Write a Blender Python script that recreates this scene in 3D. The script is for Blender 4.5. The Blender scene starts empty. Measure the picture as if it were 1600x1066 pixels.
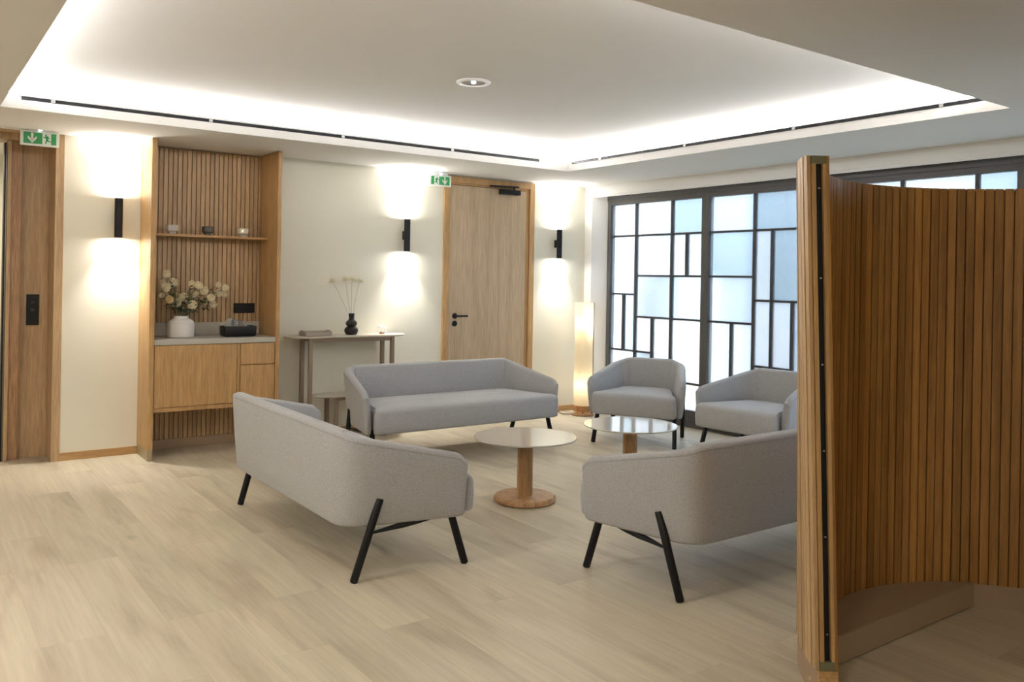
import bpy, bmesh, math, random
from mathutils import Vector, Matrix
random.seed(7)
C = bpy.context.scene
COL = C.collection

# ------------------------------------------------------------------ camera
cam = bpy.data.cameras.new('camera')
cam.sensor_fit = 'HORIZONTAL'; cam.sensor_width = 36.0
cam.lens = 1324.4158 / 1600 * 36.0
cam.shift_x = 0.0
cam.shift_y = (435.6246 - 533.0) / 1600.0
cam.clip_start = 0.05; cam.clip_end = 100
co = bpy.data.objects.new('camera', cam); COL.objects.link(co)
R = Vector((0.80927, -0.58718, 0.01743)); U = Vector((-0.0141, 0.01023, 0.99985)); F = Vector((0.58727, 0.80939, 0.0))
m = Matrix.Identity(4)
for i in range(3):
    m[i][0] = R[i]; m[i][1] = U[i]; m[i][2] = -F[i]
m[0][3], m[1][3], m[2][3] = 0, 0, 1.4
co.matrix_world = m
C.camera = co

# ------------------------------------------------------------------ view + world
C.view_settings.view_transform = 'Standard'; C.view_settings.look = 'None'
C.view_settings.gamma = 1.0; C.view_settings.use_curve_mapping = False
C.view_settings.exposure = 0.52
w = bpy.data.worlds.new('daylight'); C.world = w; w.use_nodes = True
bg = w.node_tree.nodes['Background']; bg.inputs[0].default_value = (0.79, 0.87, 1.0, 1); bg.inputs[1].default_value = 4.8

LED_STRENGTH = 90.0
SCONCE_W = 40.0
FILL_W = 27.0

def light(name, kind, loc, power, color=(1, 1, 1), rot=(0, 0, 0), **kw):
    l = bpy.data.lights.new(name, kind); l.energy = power; l.color = color
    for k, v in kw.items(): setattr(l, k, v)
    o = bpy.data.objects.new(name, l); o.location = loc; o.rotation_euler = rot; COL.objects.link(o)
    return o
# unseen disk lights added behind and beside the camera as fill
light('hall_fill_light', 'AREA', (-0.6, 0.3, 2.37), FILL_W, (1, .93, .84), shape='DISK', size=.5)
light('hall_fill_light', 'AREA', (-1.4, 3.4, 2.37), FILL_W * 1.7, (1, .95, .87), shape='DISK', size=.5)
light('hall_fill_light', 'AREA', (1.2, -1.2, 2.37), FILL_W * .35, (1, .86, .66), shape='DISK', size=.5)
light('corridor_light', 'AREA', (0.1, 7.9, 2.3), 14, (1, .93, .78), shape='DISK', size=.4)

# ------------------------------------------------------------------ materials
MATS = {}
def newmat(name):
    mt = bpy.data.materials.new(name); mt.use_nodes = True
    MATS[name] = mt
    return mt, mt.node_tree.nodes, mt.node_tree.links, mt.node_tree.nodes['Principled BSDF']
def plain(name, col, rough=.6, metal=0, bump=0, bscale=200, spec=None, **kw):
    mt, n, l, p = newmat(name)
    p.inputs['Base Color'].default_value = (*col, 1); p.inputs['Roughness'].default_value = rough; p.inputs['Metallic'].default_value = metal
    if spec is not None: p.inputs['Specular IOR Level'].default_value = spec
    for k, v in kw.items(): p.inputs[k].default_value = v
    tc = n.new('ShaderNodeTexCoord'); no = n.new('ShaderNodeTexNoise'); no.inputs['Scale'].default_value = bscale
    l.new(tc.outputs['Object'], no.inputs['Vector'])
    mr = n.new('ShaderNodeMapRange'); mr.inputs[3].default_value = max(rough - .06, 0.02); mr.inputs[4].default_value = min(rough + .06, 1)
    l.new(no.outputs['Fac'], mr.inputs[0]); l.new(mr.outputs[0], p.inputs['Roughness'])
    if bump:
        b = n.new('ShaderNodeBump'); b.inputs['Strength'].default_value = bump; b.inputs['Distance'].default_value = .002
        l.new(no.outputs['Fac'], b.inputs['Height']); l.new(b.outputs[0], p.inputs['Normal'])
    return mt
def wood(name, dark, mid, lite, rough=.45, scale=1.0, stretch=(14, 14, .8), tone=False, grain=.35):
    mt, n, l, p = newmat(name)
    tc = n.new('ShaderNodeTexCoord'); mp = n.new('ShaderNodeMapping')
    mp.inputs['Scale'].default_value = tuple(s * scale for s in stretch)
    l.new(tc.outputs['Object'], mp.inputs[0])
    vec = mp.outputs[0]
    if tone:
        at = n.new('ShaderNodeAttribute'); at.attribute_name = 'tone'
        cx = n.new('ShaderNodeCombineXYZ'); mu = n.new('ShaderNodeMath'); mu.operation = 'MULTIPLY'; mu.inputs[1].default_value = 37.0
        l.new(at.outputs['Fac'], mu.inputs[0]); l.new(mu.outputs[0], cx.inputs[2])
        va = n.new('ShaderNodeVectorMath'); va.operation = 'ADD'; l.new(vec, va.inputs[0]); l.new(cx.outputs[0], va.inputs[1]); vec = va.outputs[0]
    n1 = n.new('ShaderNodeTexNoise'); n1.inputs['Scale'].default_value = 1.0; n1.inputs['Detail'].default_value = 5; n1.inputs['Distortion'].default_value = .8
    l.new(vec, n1.inputs['Vector'])
    r = n.new('ShaderNodeValToRGB'); e = r.color_ramp
    e.elements[0].position = .3; e.elements[0].color = (*dark, 1); e.elements[1].position = .72; e.elements[1].color = (*lite, 1)
    x = e.elements.new(.5); x.color = (*mid, 1)
    l.new(n1.outputs['Fac'], r.inputs[0])
    mp2 = n.new('ShaderNodeMapping'); mp2.inputs['Scale'].default_value = tuple(s * scale * 9 for s in stretch)
    l.new(tc.outputs['Object'], mp2.inputs[0])
    n2 = n.new('ShaderNodeTexNoise'); n2.inputs['Scale'].default_value = 1.0; n2.inputs['Detail'].default_value = 3
    l.new(mp2.outputs[0], n2.inputs['Vector'])
    mr = n.new('ShaderNodeMapRange'); mr.inputs[1].default_value = .35; mr.inputs[2].default_value = .65; mr.inputs[3].default_value = 1 - grain; mr.inputs[4].default_value = 1 + grain * .3
    l.new(n2.outputs['Fac'], mr.inputs[0])
    hs = n.new('ShaderNodeHueSaturation'); l.new(r.outputs[0], hs.inputs['Color']); l.new(mr.outputs[0], hs.inputs['Value'])
    out = hs.outputs[0]
    if tone:
        mr2 = n.new('ShaderNodeMapRange'); mr2.inputs[3].default_value = 1 - tone * .3; mr2.inputs[4].default_value = 1 + tone * .18
        l.new(at.outputs['Fac'], mr2.inputs[0])
        hs2 = n.new('ShaderNodeHueSaturation'); l.new(out, hs2.inputs['Color']); l.new(mr2.outputs[0], hs2.inputs['Value']); out = hs2.outputs[0]
    l.new(out, p.inputs['Base Color']); p.inputs['Roughness'].default_value = rough
    b = n.new('ShaderNodeBump'); b.inputs['Strength'].default_value = .12; b.inputs['Distance'].default_value = .001
    l.new(n2.outputs['Fac'], b.inputs['Height']); l.new(b.outputs[0], p.inputs['Normal'])
    return mt
OAK = wood('oak_veneer', (.45, .26, .10), (.52, .31, .127), (.58, .355, .155), grain=.22)
OAKX = wood('oak_veneer_lengthwise', (.45, .26, .10), (.52, .31, .127), (.58, .355, .155), stretch=(.8, 14, 14), grain=.22)
OAKD = wood('oak_door', (.49, .36, .22), (.55, .415, .265), (.60, .455, .30), stretch=(11, 11, .5), grain=.18)
OAKP = wood('oak_portal', (.46, .30, .16), (.52, .35, .19), (.58, .395, .225), grain=.2)
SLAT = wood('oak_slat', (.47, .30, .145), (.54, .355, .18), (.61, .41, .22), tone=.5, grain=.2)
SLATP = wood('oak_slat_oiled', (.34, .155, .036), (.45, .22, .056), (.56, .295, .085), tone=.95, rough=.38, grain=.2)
OAKT = wood('oak_table', (.33, .17, .07), (.43, .235, .10), (.52, .31, .14), stretch=(16, 16, 1.2))
WALL = plain('cream_paint', (.80, .77, .655), .75, bump=.05, bscale=90)
CEIL = plain('white_ceiling_paint', (.74, .725, .70), .8, bump=.03, bscale=60)
WHITE = plain('white_plaster', (.88, .88, .88), .7, bump=.03)
BLACK = plain('black_metal', (.010, .010, .013), .45, metal=.1, spec=.3)
BLACKP = plain('black_plastic', (.009, .009, .010), .4, spec=.3)
LEGM = plain('black_lacquer', (.008, .008, .010), .45, spec=.25)
FRAME = plain('anthracite_frame', (.085, .083, .085), .5, metal=.2)
BAR = plain('dark_glazing_bar', (.035, .034, .042), .5)
TAUPE = plain('taupe_laminate', (.37, .265, .175), .6, bump=.05, bscale=400)
STONE = plain('stone_worktop', (.52, .49, .43), .45, bump=.05, bscale=60)
CERAM = plain('white_ceramic', (.80, .77, .73), .45, bump=.04, bscale=60)
GLAZE = plain('pale_table_glass', (.60, .57, .51), .07, spec=.6)
CONS = plain('beige_lacquer', (.60, .55, .47), .35)
CLEG = plain('taupe_leg', (.27, .20, .145), .5)
TRAY = plain('taupe_tray', (.33, .29, .245), .6)
GREENG = plain('green_grey_fibreboard', (.17, .16, .09), .7, bump=.2, bscale=300)
SIGNW = plain('sign_white', (.80, .82, .78), .4)
SIGNG = plain('sign_green', (.02, .30, .075), .4)
LEAF = plain('leaf_green', (.045, .085, .035), .6)
STEM = plain('stem_green', (.10, .12, .05), .6)
PETAL = plain('cream_petal', (.96, .86, .62), .7)
PETALY = plain('yellow_cream_petal', (.80, .62, .33), .7)
DRY = plain('dried_tuft', (.94, .90, .75), .8)
DRYS = plain('dried_stem', (.42, .32, .15), .7)
TISSUE = plain('tissue_paper', (.95, .94, .93), .8)
WAX = plain('white_wax', (.85, .82, .75), .5)
COPPER = plain('copper', (.55, .28, .16), .3, metal=.9)
CHROME = plain('brushed_steel', (.6, .6, .6), .3, metal=1)

def fabric():
    mt, n, l, p = newmat('grey_wool')
    tc = n.new('ShaderNodeTexCoord')
    n1 = n.new('ShaderNodeTexNoise'); n1.inputs['Scale'].default_value = 260; n1.inputs['Detail'].default_value = 2
    n2 = n.new('ShaderNodeTexNoise'); n2.inputs['Scale'].default_value = 3
    l.new(tc.outputs['Object'], n1.inputs['Vector']); l.new(tc.outputs['Object'], n2.inputs['Vector'])
    r = n.new('ShaderNodeValToRGB'); r.color_ramp.elements[0].position = .35; r.color_ramp.elements[1].position = .65
    r.color_ramp.elements[0].color = (.33, .33, .337, 1); r.color_ramp.elements[1].color = (.47, .47, .48, 1)
    l.new(n1.outputs['Fac'], r.inputs[0]); l.new(r.outputs[0], p.inputs['Base Color'])
    p.inputs['Roughness'].default_value = .9; p.inputs['Sheen Weight'].default_value = .15
    b = n.new('ShaderNodeBump'); b.inputs['Strength'].default_value = .25; b.inputs['Distance'].default_value = .0015
    l.new(n1.outputs['Fac'], b.inputs['Height']); l.new(b.outputs[0], p.inputs['Normal'])
    return mt
FAB = fabric()
SEAM = plain('seam_thread', (.27, .265, .26), .9)

def floor_mat():
    mt, n, l, p = newmat('pale_oak_planks')
    tc = n.new('ShaderNodeTexCoord'); mp = n.new('ShaderNodeMapping'); mp.inputs['Rotation'].default_value = (0, 0, math.pi / 2)
    l.new(tc.outputs['Object'], mp.inputs[0])
    br = n.new('ShaderNodeTexBrick'); br.offset = .37; br.offset_frequency = 2
    br.inputs['Color1'].default_value = (0, 0, 0, 1); br.inputs['Color2'].default_value = (1, 1, 1, 1); br.inputs['Mortar'].default_value = (.5, .5, .5, 1)
    br.inputs['Scale'].default_value = 1; br.inputs['Mortar Size'].default_value = .0012; br.inputs['Mortar Smooth'].default_value = 1
    br.inputs['Brick Width'].default_value = 1.5; br.inputs['Row Height'].default_value = .225
    l.new(mp.outputs[0], br.inputs['Vector'])
    # per-plank random tone shifts the grain lookup
    sep = n.new('ShaderNodeSeparateXYZ'); l.new(tc.outputs['Object'], sep.inputs[0])
    cx = n.new('ShaderNodeCombineXYZ')
    mu = n.new('ShaderNodeMath'); mu.operation = 'MULTIPLY'; mu.inputs[1].default_value = 23
    l.new(br.outputs['Color'], mu.inputs[0]); l.new(mu.outputs[0], cx.inputs[2]); l.new(mu.outputs[0], cx.inputs[1])
    def grain(sx, sy, det, dist=0.0):
        m2 = n.new('ShaderNodeMapping'); m2.inputs['Scale'].default_value = (sx, sy, 1)
        l.new(tc.outputs['Object'], m2.inputs[0])
        a = n.new('ShaderNodeVectorMath'); a.operation = 'ADD'; l.new(m2.outputs[0], a.inputs[0]); l.new(cx.outputs[0], a.inputs[1])
        no = n.new('ShaderNodeTexNoise'); no.inputs['Scale'].default_value = 1; no.inputs['Detail'].default_value = det; no.inputs['Distortion'].default_value = dist
        l.new(a.outputs[0], no.inputs['Vector']); return no.outputs['Fac']
    g1 = grain(4.5, .9, 4, .7); g2 = grain(60, 2.5, 4)
    r = n.new('ShaderNodeValToRGB'); e = r.color_ramp
    e.elements[0].position = .30; e.elements[0].color = (.43, .355, .255, 1)
    e.elements[1].position = .66; e.elements[1].color = (.62, .545, .405, 1)
    x = e.elements.new(.46); x.color = (.56, .482, .355, 1)
    l.new(g1, r.inputs[0])
    mr = n.new('ShaderNodeMapRange'); mr.inputs[1].default_value = .3; mr.inputs[2].default_value = .7; mr.inputs[3].default_value = .90; mr.inputs[4].default_value = 1.05
    l.new(g2, mr.inputs[0])
    mr3 = n.new('ShaderNodeMapRange'); mr3.inputs[3].default_value = .90; mr3.inputs[4].default_value = 1.07
    l.new(br.outputs['Color'], mr3.inputs[0])
    mm = n.new('ShaderNodeMath'); mm.operation = 'MULTIPLY'; l.new(mr.outputs[0], mm.inputs[0]); l.new(mr3.outputs[0], mm.inputs[1])
    # knots
    vk = n.new('ShaderNodeTexVoronoi'); vk.inputs['Scale'].default_value = 1
    mk = n.new('ShaderNodeMapping'); mk.inputs['Scale'].default_value = (2.6, 1.3, 1); l.new(tc.outputs['Object'], mk.inputs[0]); l.new(mk.outputs[0], vk.inputs['Vector'])
    rk = n.new('ShaderNodeMapRange'); rk.inputs[1].default_value = .015; rk.inputs[2].default_value = .09; rk.inputs[3].default_value = .72; rk.inputs[4].default_value = 1.0
    l.new(vk.outputs['Distance'], rk.inputs[0])
    mm2 = n.new('ShaderNodeMath'); mm2.operation = 'MULTIPLY'; l.new(mm.outputs[0], mm2.inputs[0]); l.new(rk.outputs[0], mm2.inputs[1])
    # joints
    rj = n.new('ShaderNodeMapRange'); rj.inputs[3].default_value = 1; rj.inputs[4].default_value = .72
    l.new(br.outputs['Fac'], rj.inputs[0])
    mm3 = n.new('ShaderNodeMath'); mm3.operation = 'MULTIPLY'; l.new(mm2.outputs[0], mm3.inputs[0]); l.new(rj.outputs[0], mm3.inputs[1])
    hs = n.new('ShaderNodeHueSaturation'); l.new(r.outputs[0], hs.inputs['Color']); l.new(mm3.outputs[0], hs.inputs['Value'])
    l.new(hs.outputs[0], p.inputs['Base Color']); p.inputs['Roughness'].default_value = .5
    b = n.new('ShaderNodeBump'); b.inputs['Strength'].default_value = .08; b.inputs['Distance'].default_value = .001
    l.new(g2, b.inputs['Height']); l.new(b.outputs[0], p.inputs['Normal'])
    return mt
FLOOR = floor_mat()

def frosted(name, tint, rough, bscale, bstr, mix=.55):
    mt = bpy.data.materials.new(name); mt.use_nodes = True; n = mt.node_tree.nodes; l = mt.node_tree.links; n.clear()
    o = n.new('ShaderNodeOutputMaterial'); tc = n.new('ShaderNodeTexCoord'); no = n.new('ShaderNodeTexNoise'); no.inputs['Scale'].default_value = bscale; no.inputs['Detail'].default_value = 3
    l.new(tc.outputs['Object'], no.inputs['Vector'])
    b = n.new('ShaderNodeBump'); b.inputs['Strength'].default_value = min(1, bstr * 1.3); b.inputs['Distance'].default_value = .02; l.new(no.outputs['Fac'], b.inputs['Height'])
    rf = n.new('ShaderNodeBsdfRefraction'); rf.inputs['IOR'].default_value = 1.12; rf.inputs['Roughness'].default_value = rough; rf.inputs['Color'].default_value = (*tint, 1)
    tr = n.new('ShaderNodeBsdfTranslucent'); tr.inputs['Color'].default_value = (*tint, 1)
    gl = n.new('ShaderNodeBsdfGlossy'); gl.inputs['Roughness'].default_value = .2
    l.new(b.outputs[0], rf.inputs['Normal']); l.new(b.outputs[0], gl.inputs['Normal'])
    a = n.new('ShaderNodeMixShader'); a.inputs[0].default_value = mix; l.new(tr.outputs[0], a.inputs[1]); l.new(rf.outputs[0], a.inputs[2])
    c = n.new('ShaderNodeMixShader'); c.inputs[0].default_value = .06; l.new(a.outputs[0], c.inputs[1]); l.new(gl.outputs[0], c.inputs[2])
    l.new(c.outputs[0], o.inputs[0]); return mt
FROST = [frosted('frosted_glass_plain', (.80, .85, .89), .20, 60, .15, .85), frosted('frosted_glass_hammered', (.84, .87, .88), .05, 55, .9, .85),
         frosted('frosted_glass_ribbed', (.70, .78, .82), .24, 25, .3, .85), frosted('frosted_glass_clear', (.93, .96, .98), .22, 90, .2, .8)]
def clearglass(name, tint, rough=.03):
    mt, n, l, p = newmat(name)
    p.inputs['Base Color'].default_value = (*tint, 1); p.inputs['Transmission Weight'].default_value = 1; p.inputs['Roughness'].default_value = rough; p.inputs['IOR'].default_value = 1.3
    return mt
def candleglass(name, col, mixf):
    mt = bpy.data.materials.new(name); mt.use_nodes = True; n = mt.node_tree.nodes; l = mt.node_tree.links; n.clear()
    o = n.new('ShaderNodeOutputMaterial'); a = n.new('ShaderNodeMixShader'); a.inputs[0].default_value = mixf
    t1 = n.new('ShaderNodeBsdfTransparent'); t1.inputs[0].default_value = (*[min(1, c * 1.1 + .1) for c in col], 1)
    d = n.new('ShaderNodeBsdfPrincipled'); d.inputs['Base Color'].default_value = (*col, 1); d.inputs['Roughness'].default_value = .2
    tc = n.new('ShaderNodeTexCoord'); vo = n.new('ShaderNodeTexVoronoi'); vo.inputs['Scale'].default_value = 220
    l.new(tc.outputs['Object'], vo.inputs['Vector']); b = n.new('ShaderNodeBump'); b.inputs['Strength'].default_value = .6; b.inputs['Distance'].default_value = .001
    l.new(vo.outputs['Distance'], b.inputs['Height']); l.new(b.outputs[0], d.inputs['Normal'])
    l.new(t1.outputs[0], a.inputs[1]); l.new(d.outputs[0], a.inputs[2]); l.new(a.outputs[0], o.inputs[0]); return mt
GLASS = candleglass('clear_bubbled_glass', (.9, .88, .86), .42); SMOKE = candleglass('smoked_glass', (.16, .14, .12), .45)
def emit(name, col, s):
    mt = bpy.data.materials.new(name); mt.use_nodes = True; n = mt.node_tree.nodes; l = mt.node_tree.links; n.clear()
    o = n.new('ShaderNodeOutputMaterial'); e = n.new('ShaderNodeEmission'); e.inputs[0].default_value = (*col, 1); e.inputs[1].default_value = s
    l.new(e.outputs[0], o.inputs[0]); return mt
LED = emit('led_strip_light', (1.0, .985, .975), LED_STRENGTH)
LENS = emit('sconce_lens_light', (1, .95, .86), 12)
DOT = emit('emergency_led', (.85, .92, 1), 14)
FLAME = emit('candle_flame', (1, .72, .3), 9)
def shade_mat():
    mt = bpy.data.materials.new('lamp_shade_paper'); mt.use_nodes = True; n = mt.node_tree.nodes; l = mt.node_tree.links; n.clear()
    o = n.new('ShaderNodeOutputMaterial'); t = n.new('ShaderNodeBsdfTranslucent'); t.inputs[0].default_value = (.95, .88, .72, 1)
    d = n.new('ShaderNodeBsdfDiffuse'); d.inputs[0].default_value = (.9, .85, .72, 1)
    a = n.new('ShaderNodeMixShader'); a.inputs[0].default_value = .35; l.new(t.outputs[0], a.inputs[1]); l.new(d.outputs[0], a.inputs[2]); l.new(a.outputs[0], o.inputs[0]); return mt
SHADE = shade_mat()

# ------------------------------------------------------------------ mesh helpers
def obj(name, bm, mat, parent=None, smooth=False, loc=None, kind=None, label=None):
    me = bpy.data.meshes.new(name)
    bmesh.ops.recalc_face_normals(bm, faces=bm.faces)
    bm.to_mesh(me); bm.free()
    for mt in (mat if isinstance(mat, (list, tuple)) else [mat]): me.materials.append(mt)
    if smooth:
        me.polygons.foreach_set('use_smooth', [True] * len(me.polygons))
        if smooth != 'all': me.set_sharp_from_angle(angle=math.radians(smooth if isinstance(smooth, (int, float)) and smooth is not True else 40))
    o = bpy.data.objects.new(name, me); COL.objects.link(o)
    if parent: o.parent = parent
    if loc: o.location = loc
    if kind: o['kind'] = kind
    if label: o['label'] = label
    return o
def thing(name, label, cat, loc=(0, 0, 0), rz=0, group=None):
    o = bpy.data.objects.new(name, None); o.empty_display_size = .1; COL.objects.link(o)
    o.location = loc; o.rotation_euler = (0, 0, rz); o['label'] = label; o['category'] = cat
    if group: o['group'] = group
    return o
def tag(o, label, cat, group=None):
    o['label'] = label; o['category'] = cat
    if group: o['group'] = group
    return o
def box(bm, x0, x1, y0, y1, z0, z1, bev=0, mi=0):
    vs = [bm.verts.new(p) for p in ((x0, y0, z0), (x1, y0, z0), (x1, y1, z0), (x0, y1, z0), (x0, y0, z1), (x1, y0, z1), (x1, y1, z1), (x0, y1, z1))]
    fs = [bm.faces.new([vs[i] for i in q]) for q in ((0, 3, 2, 1), (4, 5, 6, 7), (0, 1, 5, 4), (1, 2, 6, 5), (2, 3, 7, 6), (3, 0, 4, 7))]
    for f in fs: f.material_index = mi
    if bev:
        es = list({e for f in fs for e in f.edges})
        bmesh.ops.bevel(bm, geom=es, offset=bev, segments=2, affect='EDGES', profile=.6)
    return bm
def B(*a, **k): return box(bmesh.new(), *a, **k)
def lathe(bm, prof, seg=40, c=(0, 0, 0), cap=True):
    rings = []
    for r, z in prof:
        if r < 1e-6: rings.append([bm.verts.new((c[0], c[1], c[2] + z))])
        else: rings.append([bm.verts.new((c[0] + r * math.cos(2 * math.pi * i / seg), c[1] + r * math.sin(2 * math.pi * i / seg), c[2] + z)) for i in range(seg)])
    for a, b in zip(rings, rings[1:]):
        for i in range(seg):
            j = (i + 1) % seg
            if len(a) == 1 and len(b) == 1: continue
            if len(a) == 1: bm.faces.new((a[0], b[i], b[j]))
            elif len(b) == 1: bm.faces.new((a[i], a[j], b[0]))
            else: bm.faces.new((a[i], a[j], b[j], b[i]))
    if cap:
        for rg in (rings[0], rings[-1]):
            if len(rg) > 1: bm.faces.new(rg)
    return bm
def tube(bm, pts, rad, seg=10, cap=True, flat=1.0):
    """round (or flattened) sweep through points; rad is a number or one per point"""
    pts = [Vector(p) for p in pts]; n = len(pts)
    rads = rad if isinstance(rad, (list, tuple)) else [rad] * n
    rings = []; ref = None
    for i, p in enumerate(pts):
        t = (pts[min(i + 1, n - 1)] - pts[max(i - 1, 0)]).normalized()
        if ref is None:
            ref = Vector((0, 0, 1)) if abs(t.z) < .9 else Vector((1, 0, 0))
        a = (ref - t * ref.dot(t)).normalized(); b = t.cross(a); ref = a
        rings.append([bm.verts.new(p + (a * math.cos(2 * math.pi * k / seg) * flat + b * math.sin(2 * math.pi * k / seg)) * rads[i]) for k in range(seg)])
    for A, Bq in zip(rings, rings[1:]):
        for k in range(seg):
            j = (k + 1) % seg; bm.faces.new((A[k], A[j], Bq[j], Bq[k]))
    if cap: bm.faces.new(rings[0]); bm.faces.new(rings[-1])
    return bm
def loft(bm, rings, closed_ring=True, caps=True):
    rv = [[bm.verts.new(p) for p in r] for r in rings]
    for a, b in zip(rv, rv[1:]):
        m_ = len(a)
        for i in range(m_ if closed_ring else m_ - 1):
            j = (i + 1) % m_; bm.faces.new((a[i], a[j], b[j], b[i]))
    if caps: bm.faces.new(rv[0]); bm.faces.new(rv[-1])
    return bm
def prism(bm, poly, z0, z1):
    return loft(bm, [[(x, y, z0) for x, y in poly], [(x, y, z1) for x, y in poly]])
def structure(name, bm, mat, parent=None, **k):
    return obj(name, bm, mat, parent, kind=None if parent else 'structure', **k)

# ------------------------------------------------------------------ room shell
YB = 6.994; XI = 6.04; H = 2.40; XW = 6.19
bm = B(-3.0, 9.0, -3.0, 8.9, -.05, 0); structure('floor', bm, FLOOR)
# lower ceiling ring around the recess (rim: X .495..5.007, Y 2.202..6.047)
X0, X1, Y0, Y1 = .495, 5.007, 2.202, 6.047
LEDGE = .10; ZL = 2.493; ZT = 2.60
bm = bmesh.new()
box(bm, -3, X0, -3, 8.9, H, ZL - .002); box(bm, X1, 6.35, -3, 8.9, H, ZL - .002)
box(bm, X0, X1, Y1, 8.9, H, 2.457); box(bm, X0, X1, -3, Y0, H, ZL - .002)
box(bm, X0, X1, Y1 + .012, 8.9, 2.457, ZL - .002)
box(bm, X0, .60, Y1, Y1 + .012, 2.457, 2.481); box(bm, 4.67, X1, Y1, Y1 + .012, 2.457, 2.481); box(bm, X0, X1, Y1, Y1 + .012, 2.481, ZL - .002)
structure('ceiling', bm, CEIL)
# shallow step in the ceiling near the camera
structure('trim_1', B(-3, 6.35, -3, 1.455, H - .008, H), CEIL)
# upper ceiling above the recess, with the cove upstand behind the ledge
bm = bmesh.new()
a0, a1, b0, b1 = X0 - LEDGE, X1 + LEDGE, Y0 - LEDGE, Y1 + LEDGE
box(bm, a0 - .02, a1 + .02, b0 - .02, b1 + .02, ZT, ZT + .03)
box(bm, a0 - .02, a0, b0, b1, ZL, ZT); box(bm, a1, a1 + .02, b0, b1, ZL, ZT)
box(bm, a0, a1, b0 - .02, b0, ZL, ZT); box(bm, a0, a1, b1, b1 + .02, ZL, ZT)
structure('trim_2', bm, CEIL)
# outer cover so no daylight reaches the void above
structure('trim_3', B(-3, 6.4, -3, 8.9, ZT + .03, ZT + .10), CEIL)
# LED strips lying on the ledge
def led(x0, x1, y0, y1, side):
    t = thing('led_strip', f'white LED strip light hidden on the {side} ledge of the ceiling recess', 'light strip', ((x0 + x1) / 2, (y0 + y1) / 2, ZL), 0)
    cx_, cy_ = (x0 + x1) / 2, (y0 + y1) / 2
    obj('channel', B(x0 - cx_, x1 - cx_, y0 - cy_, y1 - cy_, .001, .016), CHROME, t)
    g = .002
    obj('diffuser', B(x0 - cx_ + g, x1 - cx_ - g, y0 - cy_ + g, y1 - cy_ - g, .016, .030), LED, t)
led(X0, X1, Y1 + .084, Y1 + .098, 'far'); led(X0, X1, Y0 - .098, Y0 - .084, 'near')
led(X0 - .098, X0 - .084, Y0, Y1, 'left'); led(X1 + .084, X1 + .098, Y0, Y1, 'window side')

# slot diffusers with clips, let into the recess face
t = thing('slot_diffuser', 'long black slot diffuser above the cabinet side of the ceiling recess', 'air vent', (2.63, Y1, 2.458))
obj('slot', B(-2.02, 2.035, -.001, .010, .0, .022), BLACK, t)
for x in (.783, 1.762, 2.76, 3.748): obj('clip', B(x - 2.63 - .012, x - 2.63 + .012, -.004, .004, .002, .020), CHROME, t)
t = thing('slot_diffuser', 'long black slot diffuser on the window side of the ceiling recess', 'air vent', (X1, 4.16, 2.462))
obj('slot', B(-.006, .004, -1.82, 1.83, .001, .021), BLACK, t)
for y in (5.605, 4.612, 3.61, 2.586): obj('clip', B(-.009, .0, y - 4.16 - .012, y - 4.16 + .012, .002, .019), CHROME, t)

# back wall
bm = bmesh.new()
box(bm, .985, 1.535, YB, YB + .35, 0, H); box(bm, 1.535, 2.49, 7.10, YB + .35, 0, H); box(bm, 2.49, 4.26, YB, YB + .35, 0, H)
box(bm, 4.26, 5.325, YB, YB + .35, 2.375, H); box(bm, 5.325, XI + .3, YB, YB + .35, 0, H); box(bm, 4.26, 5.325, YB + .1, YB + .35, 0, 2.375)
structure('wall_back', bm, WALL)
# corridor beyond the portal on the left
bm = bmesh.new(); box(bm, -3, 1.3, 8.6, 8.8, 0, H); box(bm, .99, 1.3, YB + .351, 8.6, 0, H)
structure('wall_corridor', bm, WALL)
structure('wall_left', B(-3.1, -3, -3, 8.9, 0, H), WALL)
structure('wall_front', B(-3, 6.35, -3.1, -3, 0, H), WALL)
# window wall: header, return, low sill and the stretch behind the camera
bm = bmesh.new()
box(bm, XI, XW + .12, -3, YB, 2.305, H)
loft(bm, [[(XI, 6.88, z), (XI, YB - .001, z), (XW + .12, YB - .001, z), (XW + .12, 6.795, z), (XW, 6.795, z)] for z in (0, 2.305)])
box(bm, XI, XW + .12, -3, .3, 0, 2.305)
structure('wall_window_side', bm, WHITE)
structure('baseboard_back', box(box(bmesh.new(), .985, 1.515, YB - .012, YB, 0, .058, .002), 2.512, 4.245, YB - .012, YB, 0, .058, .002), OAKX)
structure('baseboard_corner', B(5.34, XI, YB - .012, YB, 0, .058, .002), OAKX)
tube(bm := bmesh.new(), [(XI + .03, .3, 2.302), (XI + .03, 6.87, 2.302)], .018, 10); structure('trim_4', bm, WHITE, smooth=True)

# portal with sliding door panel on the far left
t = bpy.data.objects.new('door_1', None); COL.objects.link(t); t['kind'] = 'structure'; t.location = (.75, YB, 0)
def rel(o, p): o.location = -Vector(p.location); return o
def sp(name, bm, mat, par, **k):
    o = obj(name, bm, mat, par, **k); o.location = -Vector(par.location); return o
sp('jamb', box(bmesh.new(), .928, .985, YB - .012, 7.34, 0, 2.392, .002), OAKP, t)
sp('header', box(bmesh.new(), -1.2, .985, YB - .012, 7.34, 2.392, 2.3995, .002), OAKP, t)
sp('lintel', box(bmesh.new(), -1.2, .928, 7.10, 7.34, 2.345, 2.392, .002), OAKP, t)
sp('door_panel', box(bmesh.new(), .735, .928, 7.25, 7.29, 0, 2.345, .002), OAKP, t)
sp('stile', box(bmesh.new(), .668, .735, 7.19, 7.29, 0, 2.345, .003), wood('oak_stile', (.34, .18, .085), (.42, .235, .115), (.50, .30, .16)), t)
sp('stile', box(bmesh.new(), .642, .668, 7.17, 7.29, 0, 2.345, .003), OAKP, t)
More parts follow.
